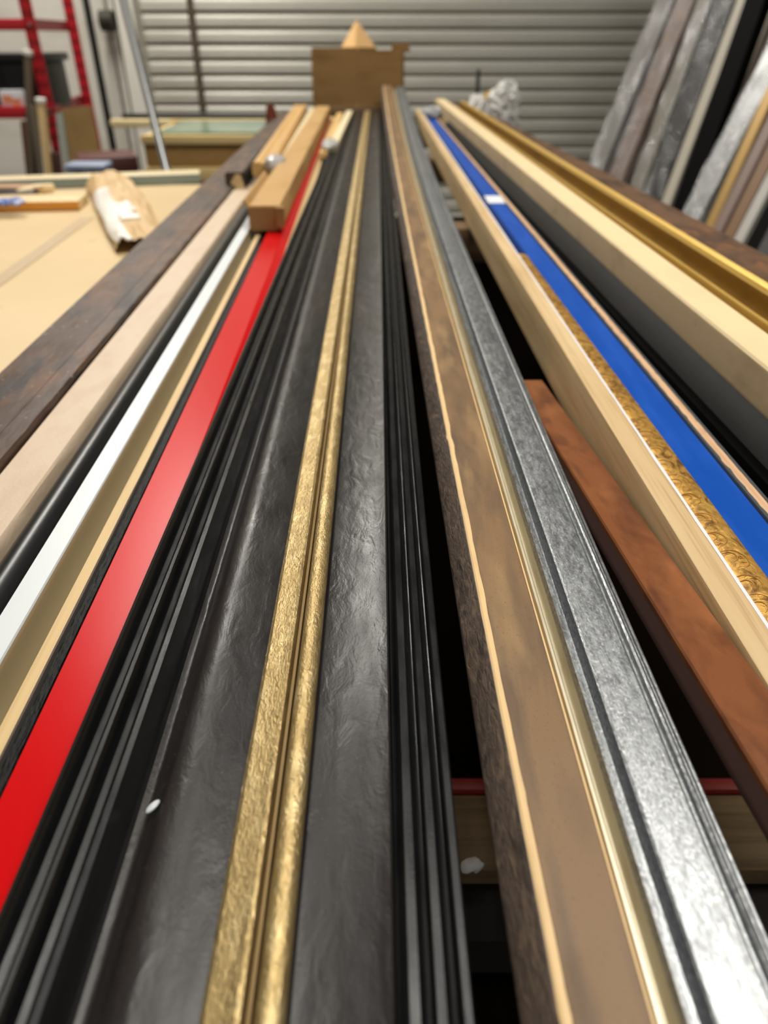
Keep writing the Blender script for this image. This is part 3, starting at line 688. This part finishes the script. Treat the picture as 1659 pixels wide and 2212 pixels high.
# dark offcuts and small things at bench left edge
a = at(0, 431, ZB); a2 = at(0, 410, ZB+.022)
tag(link('black_offcut', box(bmesh.new(), at(-60, 428, ZB).x, at(78, 428, ZB).x, a.y, a.y+.09, ZB+.001, ZB+.016, None, .002), mat('black_offcut', (20, 19, 18), .5)), 'black flat offcut at the left end of the bench behind the blue rag', 'offcut')
tag(link('pinkish_board', box(bmesh.new(), at(-60, 412, ZB+.021).x, at(76, 412, ZB+.02).x, a.y+.035, a.y+.085, ZB+.017, ZB+.022, None, .001), mat('pinkish_wood', (186, 146, 112), .55)), 'pinkish flat board stacked on the black offcut at the bench back', 'board')
bm = bmesh.new(); c = Vector((at(94, 415, ZB).x, a.y+.05, ZB+.013))
tube(bm, [c+Vector((-.03, -.03, 0)), c+Vector((.01, .0, .003)), c+Vector((.03, .04, 0))], [.006, .012, .010], 10)
tag(link('paper_twist', bm, mat('cream_paper', (232, 208, 158), .6)), 'twisted cream paper end beside the pinkish board on the bench', 'paper')
bm = bmesh.new(); c = at(8, 437, ZB+.028); bmesh.ops.create_icosphere(bm, subdivisions=4, radius=1, matrix=Matrix.Translation(c) @ Matrix.Diagonal((.05, .02, .008, 1)))
for v in bm.verts: v.co.z += .006*mnoise.noise(v.co*60)
for v in bm.verts: v.co.z = max(v.co.z, ZB+.0215)
tag(link('blue_rag', bm, mat('blue_rag', (84, 108, 178), .7, spots=[((220, 225, 235), (80, 80, 80), .5, .6, .8)])), 'small blue and white rag at the left edge of the bench', 'rag')
# aluminium pole leaning from bench back to door head
a = at(365, 398, ZB+.002); 
b = atY(268, 8, DY-.3)
b = atY(268, 8, 3.02); a = atY(366, 392, 2.75); dirp = (b-a)
bm = bmesh.new(); tube(bm, [a-dirp*.35, b+dirp*.08], .014, 12)
o = tag(link('aluminium_pole', bm, mat('aluminium', (176, 178, 178), .35, .85)), 'slim aluminium pole leaning in front of the white jamb', 'pole')

# stack of stock behind the bench: pallet crate, cream strip, black strip
Ys = 3.1
def xz(px, py, Y): v = atY(px, py, Y); return v.x, v.z
x0, zt = xz(302, 292, Ys); x1, _ = xz(600, 292, Ys); _, zm = xz(302, 312, Ys); _, zl = xz(302, 362, Ys)
crate = thing('timber_crate', 'pale timber crate with a darker tan front beyond the left bench', 'crate', ((x0+x1)/2, Ys, 0))
hx = (x1-x0)/2
pine2 = mat('pine_lath', (226, 198, 138), .55, spots=[((204, 172, 110), (6, 200, 200), .45, .7, .6)])
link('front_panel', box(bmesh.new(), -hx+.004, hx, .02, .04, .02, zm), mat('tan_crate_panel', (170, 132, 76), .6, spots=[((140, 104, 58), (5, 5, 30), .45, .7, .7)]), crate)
link('top_rail', box(bmesh.new(), -hx, hx, 0, .03, zm, zt, None, .003), pine2, crate)
link('lower_rail', box(bmesh.new(), -hx, hx, 0, .03, zl-.05, zl, None, .003), pine2, crate)
link('side_panel', box(bmesh.new(), -hx, -hx+.02, .03, .5, .02, zt-.005), pine2, crate)
link('back_rail', box(bmesh.new(), -hx, hx, .48, .5, zm, zt+.01), pine2, crate)
tag(link('glass_sheet', box(bmesh.new(), x0+.06, x1, Ys+.02, Ys+.47, zt+.002, zt+.008), mat('green_glass', (120, 150, 132), .12, spots=[((170, 180, 150), (5, 5, 5), .5, .6, .7)])), 'greenish glass sheet lying on top of the timber crate', 'glass')
Yt = 3.68
x0, za = xz(236, 259, Yt); x1, zb_ = xz(640, 276, Yt)
tag(link('cream_batten', box(bmesh.new(), x0, x1, Yt, Yt+.05, zb_, za, None, .004), mat('cream_batten', (232, 214, 166), .5, spots=[((206, 184, 130), (3, 300, 300), .5, .6, .6)])), 'long cream batten lying across behind the timber crate', 'batten')
x0, za = xz(264, 246, Yt+.12); x1, zb_ = xz(640, 262, Yt+.12)
tag(link('black_batten', box(bmesh.new(), x0, x1, Yt+.1, Yt+.16, zb_, za, None, .004), mat('black_batten', (34, 35, 36), .5)), 'long black batten lying behind the cream batten below the roller door', 'batten')
tag(link('batten_trestle', box(bmesh.new(), x0+.25, x1-.1, Yt+.02, Yt+.2, 0, zb_-.02), mat('trestle_grey', (150, 146, 136), .7)), 'pale trestle box holding up the cream and black battens', 'trestle')

# ------------------------------------------------------------------ red shelving at far left
redp = mat('red_powder_coat', (178, 30, 40), .4)
red_shade = mat('red_powder_coat_shaded', (150, 28, 36), .45)  # side beams: the same red coat, shade put into the colour
Yf = 3.55
u0 = atY(52, 0, Yf); u1 = atY(118, 300, Yf)
ux = atY(86, 150, Yf).x; uw = .05
Yr = 4.25
rx = atY(165, 100, Yr).x
sh = thing('red_shelving', 'red steel shelving unit with punched uprights against the back wall', 'shelving', (ux, Yf, 0))
zlow = atY(90, 330, Yf).z
def beamz(py, Y): return atY(40, py, Y).z
def punched(base):
    m = base.copy(); m.name = 'red_punched_steel'; nt = m.node_tree; N = nt.nodes; Lk = nt.links
    tc = N.new('ShaderNodeTexCoord'); sp = N.new('ShaderNodeSeparateXYZ'); Lk.new(tc.outputs['Object'], sp.inputs[0])
    def mth(op, a, b):
        n = N.new('ShaderNodeMath'); n.operation = op
        for k_, v in enumerate((a, b)):
            if isinstance(v, (int, float)): n.inputs[k_].default_value = v
            else: Lk.new(v, n.inputs[k_])
        return n.outputs[0]
    zf = mth('LESS_THAN', mth('FRACT', mth('DIVIDE', sp.outputs[2], .05), 0), .48)
    xf = mth('LESS_THAN', mth('ABSOLUTE', mth('SUBTRACT', mth('ABSOLUTE', sp.outputs[0], 0), .012), 0), .006)
    f = mth('MULTIPLY', zf, xf)
    mx = N.new('ShaderNodeMix'); mx.data_type = 'RGBA'; mx.inputs[6].default_value = lin((178, 30, 40)); mx.inputs[7].default_value = lin((84, 12, 20))
    Lk.new(f, mx.inputs[0]); Lk.new(mx.outputs[2], N['Principled BSDF'].inputs['Base Color']); return m
redpunch = punched(redp)
def upright(x, y, name='upright'):
    u = link(name, prism(bmesh.new(), [(-uw/2, -.0), (uw/2, 0), (uw/2, .004), (-uw/2+.004, .004), (-uw/2+.004, .04), (-uw/2, .04)], 0, 2.4,
        M=Matrix(((1, 0, 0, 0), (0, 0, 1, 0), (0, 1, 0, 0), (0, 0, 0, 1)))), redpunch, sh)
    u.location = (x, y, 0)
    if x == 0 and y == 0:
        for bz in (beamz(53, Yf), beamz(238, Yf), beamz(248, Yf)):
            bm = bmesh.new(); tube(bm, [(0, -.006, bz), (0, .001, bz)], [.006, .009], 10)
            link('bolt', bm, mat('bright_bolt', (210, 196, 196), .15, .9), u)
upright(0, 0); upright(rx-ux, Yr-Yf); upright(-1.2, 0); upright(rx-ux-1.2, Yr-Yf)
for (pa, pb_) in ((40, 66), (230, 256)):
    za, zb_ = beamz(pa, Yf), beamz(pb_, Yf)
    link('front_beam', box(bmesh.new(), -1.2, -uw/2, -.012, .02, zb_, za, None, .004), redp, sh)
    bm = bmesh.new()
    p = Vector((uw/2-.01, 0)); q = Vector((rx-ux-.02, Yr-Yf))
    V = [bm.verts.new((p.x, p.y+.01, zb_)), bm.verts.new((q.x, q.y, zb_)), bm.verts.new((q.x, q.y, za)), bm.verts.new((p.x, p.y+.01, za))]
    V2 = [bm.verts.new(v.co+Vector((-.02, .01, 0))) for v in V]
    bm.faces.new(V); bm.faces.new(list(reversed(V2)))
    for i in range(4): bm.faces.new((V[i], V2[i], V2[(i+1) % 4], V[(i+1) % 4]))
    link('side_beam', bm, red_shade, sh)
    if pa > 100:
        link('shelf_board', box(bmesh.new(), -1.18, rx-ux-.06, .02, Yr-Yf-.01, za-.03, za-.012), mat('shelf_chipboard', (150, 128, 96), .7), sh)
        zsh = za-.012
# black storage bin
blk = mat('black_plastic_bin', (16, 16, 17), .4)
bn = thing('storage_bin', 'black plastic storage bin with a lid on the red shelf', 'bin', (ux-.20, Yf+.06, zsh))
zt_ = beamz(122, Yf+.06)-zsh
link('body', box(bmesh.new(), -.45, .19, 0, .26, 0, zt_-.02, None, .01), blk, bn)
link('lid', box(bmesh.new(), -.47, .21, -.015, .275, zt_-.02, zt_+.012, None, .008), mat('black_bin_lid', (26, 28, 30), .35), bn)
for i in range(5): link('rib', box(bmesh.new(), -.4+i*.13, -.38+i*.13, -.008, .002, .02, zt_-.03), blk, bn)
# white packet on bin
a = atY(2, 228, Yf+.02); b = atY(46, 186, Yf+.02)
pkx = (a.x+b.x)/2; hw = (b.x-a.x)/2; hz = (b.z-a.z)
pkt = thing('white_packet', 'white packet with orange print standing on the shelf before the black bin', 'packet', (pkx, Yf+.022, zsh))
link('carton', box(bmesh.new(), -hw, hw, 0, .03, 0, hz, None, .008), mat('white_packet', (228, 230, 234), .4), pkt)
bm = bmesh.new(); box(bm, -.0, hw-.02, -.002, .001, .012, .04); box(bm, -hw+.015, -hw+.055, -.002, .001, hz-.05, hz-.02)
link('orange_print', bm, mat('orange_print', (226, 150, 110), .5), pkt)
# sticks leaning on shelving
def stick(name, label, pa, pb, Y, wpx, d, m, capm=None, capn=None):
    a = atY(*pa, Y); b = atY(*pb, Y); wv = abs(atY(pa[0]+wpx, pa[1], Y).x-a.x)
    t = thing(name, label, 'stick', (b.x, Y, b.z), 0, 'sticks and planks leaning on the red shelving')
    dv = a-b; ang = math.atan2(dv.x, dv.z); R = Matrix.Rotation(ang, 4, 'Y')
    Ln = dv.length; low = -(b.z-.02)/math.cos(ang)
    if capm:
        link('shaft', box(bmesh.new(), -wv/2, wv/2, 0, d, low, Ln-.02, R, .003), m, t)
        link(capn, box(bmesh.new(), -wv*.6, wv*.6, -.003, d+.003, Ln-.02, Ln, R, .004), capm, t)
    else: link('shaft', box(bmesh.new(), -wv/2, wv/2, 0, d, low, Ln, R, .003), m, t)
    return t
whitecap = mat('white_cap', (236, 234, 226), .3)
stick('wooden_stick', 'brown stick with a white tip leaning before the black bin', (57, 108), (62, 240), Yf-.06, 14, .03, mat('brown_stick', (92, 80, 64), .5), whitecap, 'white_tip')
stick('wooden_stick', 'pale pine stick with a clear cap leaning on the red upright', (84, 212), (102, 362), Yf-.14, 15, .03, raw_pine(), whitecap, 'clear_cap')
stick('wooden_stick', 'grey weathered stick just left of the pale pine stick', (70, 228), (86, 372), Yf-.10, 11, .02, mat('grey_stick', (104, 92, 78), .6))
stick('dark_plank', 'black plank standing left of the grey weathered stick', (60, 246), (76, 372), Yf-.05, 13, .03, mat('black_plank', (22, 18, 16), .6))
stick('dark_plank', 'red brown plank standing leftmost under the red shelf', (50, 262), (62, 374), Yf-.03, 14, .03, mat('redbrown_plank', (92, 58, 42), .5))
stick('dark_plank', 'dark brown plank standing right of the pale pine stick', (112, 330), (118, 378), Yf-.12, 22, .03, mat('umber_plank', (66, 38, 30), .5))
# brown panel leaning, grey board beside
def panel(name, label, pts, Y, lean, th, m):
    bm = bmesh.new(); P4 = []
    for (px, py), dy in zip(pts, (lean, lean, 0, 0)): P4.append(atY(px, py, Y+dy))
    va = [bm.verts.new(p) for p in P4]; vb = [bm.verts.new(p+Vector((0, th, 0))) for p in P4]
    bm.faces.new(va); bm.faces.new(list(reversed(vb)))
    for i in range(4): bm.faces.new((va[i], vb[i], vb[(i+1) % 4], va[(i+1) % 4]))
    return tag(link(name, bm, m), label, 'panel')
panel('brown_panel', 'brown hardboard panel leaning below the red shelf', [(132, 236), (196, 228), (232, 420), (164, 420)], 3.35, .12, .012, mat('brown_hardboard', (126, 98, 52), .5, spots=[((98, 74, 40), (4, 4, 4), .45, .7, .7)]))
panel('grey_panel', 'grey panel edge standing left of the brown hardboard panel', [(120, 246), (134, 242), (160, 420), (142, 420)], 3.33, .12, .012, mat('grey_panel', (126, 128, 118), .6))
# dark red moulding rail slanting and dark red box
# blue-grey step stool
Yq = 2.75
st = thing('step_stool', 'pale blue grey plastic step stool behind the bench', 'stool', (atY(178, 350, Yq).x, Yq, 0))
stm = mat('blue_grey_plastic', (150, 160, 182), .45)
tz = atY(178, 356, Yq).z; hw = (atY(222, 350, Yq).x-atY(132, 350, Yq).x)/2
link('step', box(bmesh.new(), -hw, hw, 0, .10, tz-.02, tz, None, .008), stm, st)
for sx in (-1, 1):
    for yy in (.005, .065):
        bm = bmesh.new(); prism(bm, [(sx*(hw-.035), tz-.025), (sx*hw, tz-.025), (sx*(hw+.05), 0), (sx*(hw+.01), 0)], yy, yy+.03); link('leg', bm, stm, st)
link('brace', box(bmesh.new(), -.012, .012, .01, .03, tz-.2, tz-.02), stm, st)
link('tread', box(bmesh.new(), -hw*.8, hw*.8, .01, .09, tz-.22, tz-.2), mat('stool_tread', (60, 66, 70), .6), st)
dk = atY(238, 365, 2.95)
mt = Matrix.Translation((dk.x, 2.95, 0)) @ Matrix.Rotation(math.radians(20), 4, 'Z')
dr = thing('dark_red_box', 'dark red box standing right of the blue grey stool', 'box', (dk.x, 2.95, 0), math.radians(22))
zt2 = atY(240, 340, 2.95).z
link('carton', box(bmesh.new(), -.10, .10, 0, .2, 0, zt2-.05), mat('very_dark_box', (30, 20, 18), .6), dr)
link('lid', box(bmesh.new(), -.105, .105, -.005, .205, zt2-.05, zt2, None, .004), mat('dark_red_lid', (84, 44, 38), .5), dr)

# ------------------------------------------------------------------ wrapped bundles leaning at the right
def leaner(name, label, tp, bp, Y, wt, m, wrap=None, depth=None, poly=None, group='mouldings and bundles leaning at the right', cat='moulding bundle'):
    a = atY(tp[0], tp[1], Y+.12); b = atY(bp[0], bp[1], Y)
    d = (b-a).normalized()
    # down to the floor
    s = (b.z-.0)/-d.z; base = b+d*s
    topz = a-d*.9
    R = (topz-base).to_track_quat('Z', 'Y').to_matrix().to_4x4()
    Ln = (topz-base).length
    t = thing(name, label, cat, base, 0, group)
    hw = wt/2; dp = depth or wt*.8
    pl = poly or [(-hw, -dp/2), (-hw, dp/2), (hw, dp/2), (hw, -dp/2)]
    def mk(sc, n, jit, nm, mm):
        bm = bmesh.new(); rows = []
        base_pl = []
        for i in range(len(pl)):
            p, q = Vector(pl[i]), Vector(pl[(i+1) % len(pl)])
            for k_ in range(3): base_pl.append(p.lerp(q, k_/3))
        for i in range(n+1):
            zz = Ln*i/n; row = []
            for j, p in enumerate(base_pl):
                s_ = sc+jit*mnoise.noise(Vector((zz*14, j*1.7, hash(label) % 50 if False else len(label)*1.3)))
                row.append(bm.verts.new(R @ Vector((p.x*s_, p.y*s_, zz))))
            rows.append(row)
        for i in range(n):
            for j in range(len(base_pl)):
                k2 = (j+1) % len(base_pl); bm.faces.new((rows[i][j], rows[i][k2], rows[i+1][k2], rows[i+1][j]))
        bm.faces.new(rows[0]); bm.faces.new(list(reversed(rows[-1])))
        return link(nm, bm, mm, t, ang=50)
    mk(1, 2, 0, 'moulding', m)
    if wrap: mk(1.12, 90, .16, 'plastic_wrap', wrap)
    return t
def filmmat(name, tint, amt):
    m = bpy.data.materials.new(name); m.use_nodes = True; nt = m.node_tree; N = nt.nodes; Lk = nt.links
    out = N['Material Output']; N.remove(N['Principled BSDF'])
    gl = N.new('ShaderNodeBsdfGlossy'); gl.inputs['Roughness'].default_value = .10; gl.inputs['Color'].default_value = lin(tint)
    df = N.new('ShaderNodeBsdfDiffuse'); df.inputs['Color'].default_value = lin(tint)
    tr = N.new('ShaderNodeBsdfTransparent'); mx = N.new('ShaderNodeMixShader'); mg = N.new('ShaderNodeMixShader'); mg.inputs[0].default_value = .45
    tc = N.new('ShaderNodeTexCoord'); mp = N.new('ShaderNodeMapping'); mp.inputs['Scale'].default_value = (1, 1, .35); Lk.new(tc.outputs['Object'], mp.inputs[0])
    n1 = N.new('ShaderNodeTexNoise'); n1.inputs['Scale'].default_value = 22; n1.inputs['Detail'].default_value = 5
    Lk.new(mp.outputs[0], n1.inputs['Vector'])
    mr = N.new('ShaderNodeMapRange'); mr.inputs[1].default_value = .42; mr.inputs[2].default_value = .70; mr.inputs[3].default_value = amt*.3; mr.inputs[4].default_value = min(1, amt*2.0)
    Lk.new(n1.outputs['Fac'], mr.inputs[0]); Lk.new(mr.outputs[0], mx.inputs[0]); Lk.new(tr.outputs[0], mx.inputs[1])
    Lk.new(gl.outputs[0], mg.inputs[1]); Lk.new(df.outputs[0], mg.inputs[2]); Lk.new(mg.outputs[0], mx.inputs[2])
    n2 = N.new('ShaderNodeTexNoise'); n2.inputs['Scale'].default_value = 55; n2.inputs['Detail'].default_value = 3; Lk.new(tc.outputs['Object'], n2.inputs['Vector'])
    b = N.new('ShaderNodeBump'); b.inputs['Strength'].default_value = 1; b.inputs['Distance'].default_value = .02; Lk.new(n2.outputs['Fac'], b.inputs['Height'])
    Lk.new(b.outputs[0], gl.inputs['Normal'])
    Lk.new(mx.outputs[0], out.inputs['Surface']); return m
film = filmmat('crinkled_film', (215, 215, 215), .40)
film_thin = filmmat('crinkled_film_thin', (215, 215, 215), .24)
lg = mat('pale_grey_moulding', (116, 112, 106), .5)
tapm = mat('mauve_brown_moulding', (132, 112, 100), .45, spots=[((92, 76, 64), (20, 20, 20), .4, .7, .7)])
leaner('wrapped_bundle', 'grey bundle in crinkled clear film, leftmost of the leaning bundles', (1452, 0), (1302, 355), 3.55, .088, lg, film)
leaner('wrapped_bundle', 'mauve brown bundle in clear film, second from the left of those leaning', (1494, 0), (1343, 378), 3.45, .082, tapm, film_thin)
leaner('wrapped_bundle', 'olive and silver bundle in film, third from the left of those leaning', (1530, 0), (1384, 402), 3.3, .06, mat('olive_grey', (120, 114, 98), .4), film)
leaner('wrapped_bundle', 'black bundle in sparkling clear film, fourth from the left of those leaning', (1575, 0), (1419, 425), 3.22, .082, mat('bundle_black', (26, 26, 27), .4), film_thin)
leaner('leaning_moulding', 'slim pale beige moulding right beside the black wrapped bundle', (1609, 0), (1443, 440), 3.15, .042, mat('pale_beige', (186, 178, 162), .45), None, cat='moulding')
leaner('leaning_moulding', 'black moulding leaning right of the slim pale beige one', (1640, 0), (1478, 455), 3.08, .075, mat('lean_gap_black', (5, 5, 5), .6, spec=.1), None, cat='moulding')  # black strip put in for the dark gap, its shade painted as colour
leaner('leaning_moulding', 'cream and grey moulding leaning upper right with its foot hidden', (1672, 0), (1520, 372), 3.4, .058, mat('cream_leaning', (196, 180, 160), .4), None, cat='moulding')
leaner('wrapped_bundle', 'broad grey silver bundle in film among the brown leaning mouldings', (1680, 130), (1503, 470), 2.85, .082, mat('silver_bundle', (150, 152, 152), .35, .4), film)
leaner('leaning_moulding', 'slim gold moulding leaning right of the broad grey bundle', (1700, 130), (1537, 488), 2.75, .034, mat('lean_gold', (176, 142, 84), .4, .3), None, cat='moulding')
leaner('leaning_moulding', 'mauve grey moulding leaning between the gold and the brown ones', (1712, 180), (1552, 502), 2.68, .036, mat('lean_mauve', (130, 108, 98), .45), None, cat='moulding')
leaner('leaning_moulding', 'plain brown moulding leaning left of the whitish one', (1724, 220), (1574, 520), 2.62, .040, mat('lean_brown', (122, 88, 56), .45), None, cat='moulding')
leaner('leaning_moulding', 'whitish grey moulding leaning right of the plain brown one', (1738, 250), (1594, 530), 2.55, .034, mat('lean_white', (176, 172, 164), .45), None, cat='moulding')
leaner('leaning_moulding', 'dark charcoal moulding, rightmost of the leaning mouldings', (1760, 350), (1650, 560), 2.45, .05, mat('lean_char', (48, 46, 43), .5), None, cat='moulding')
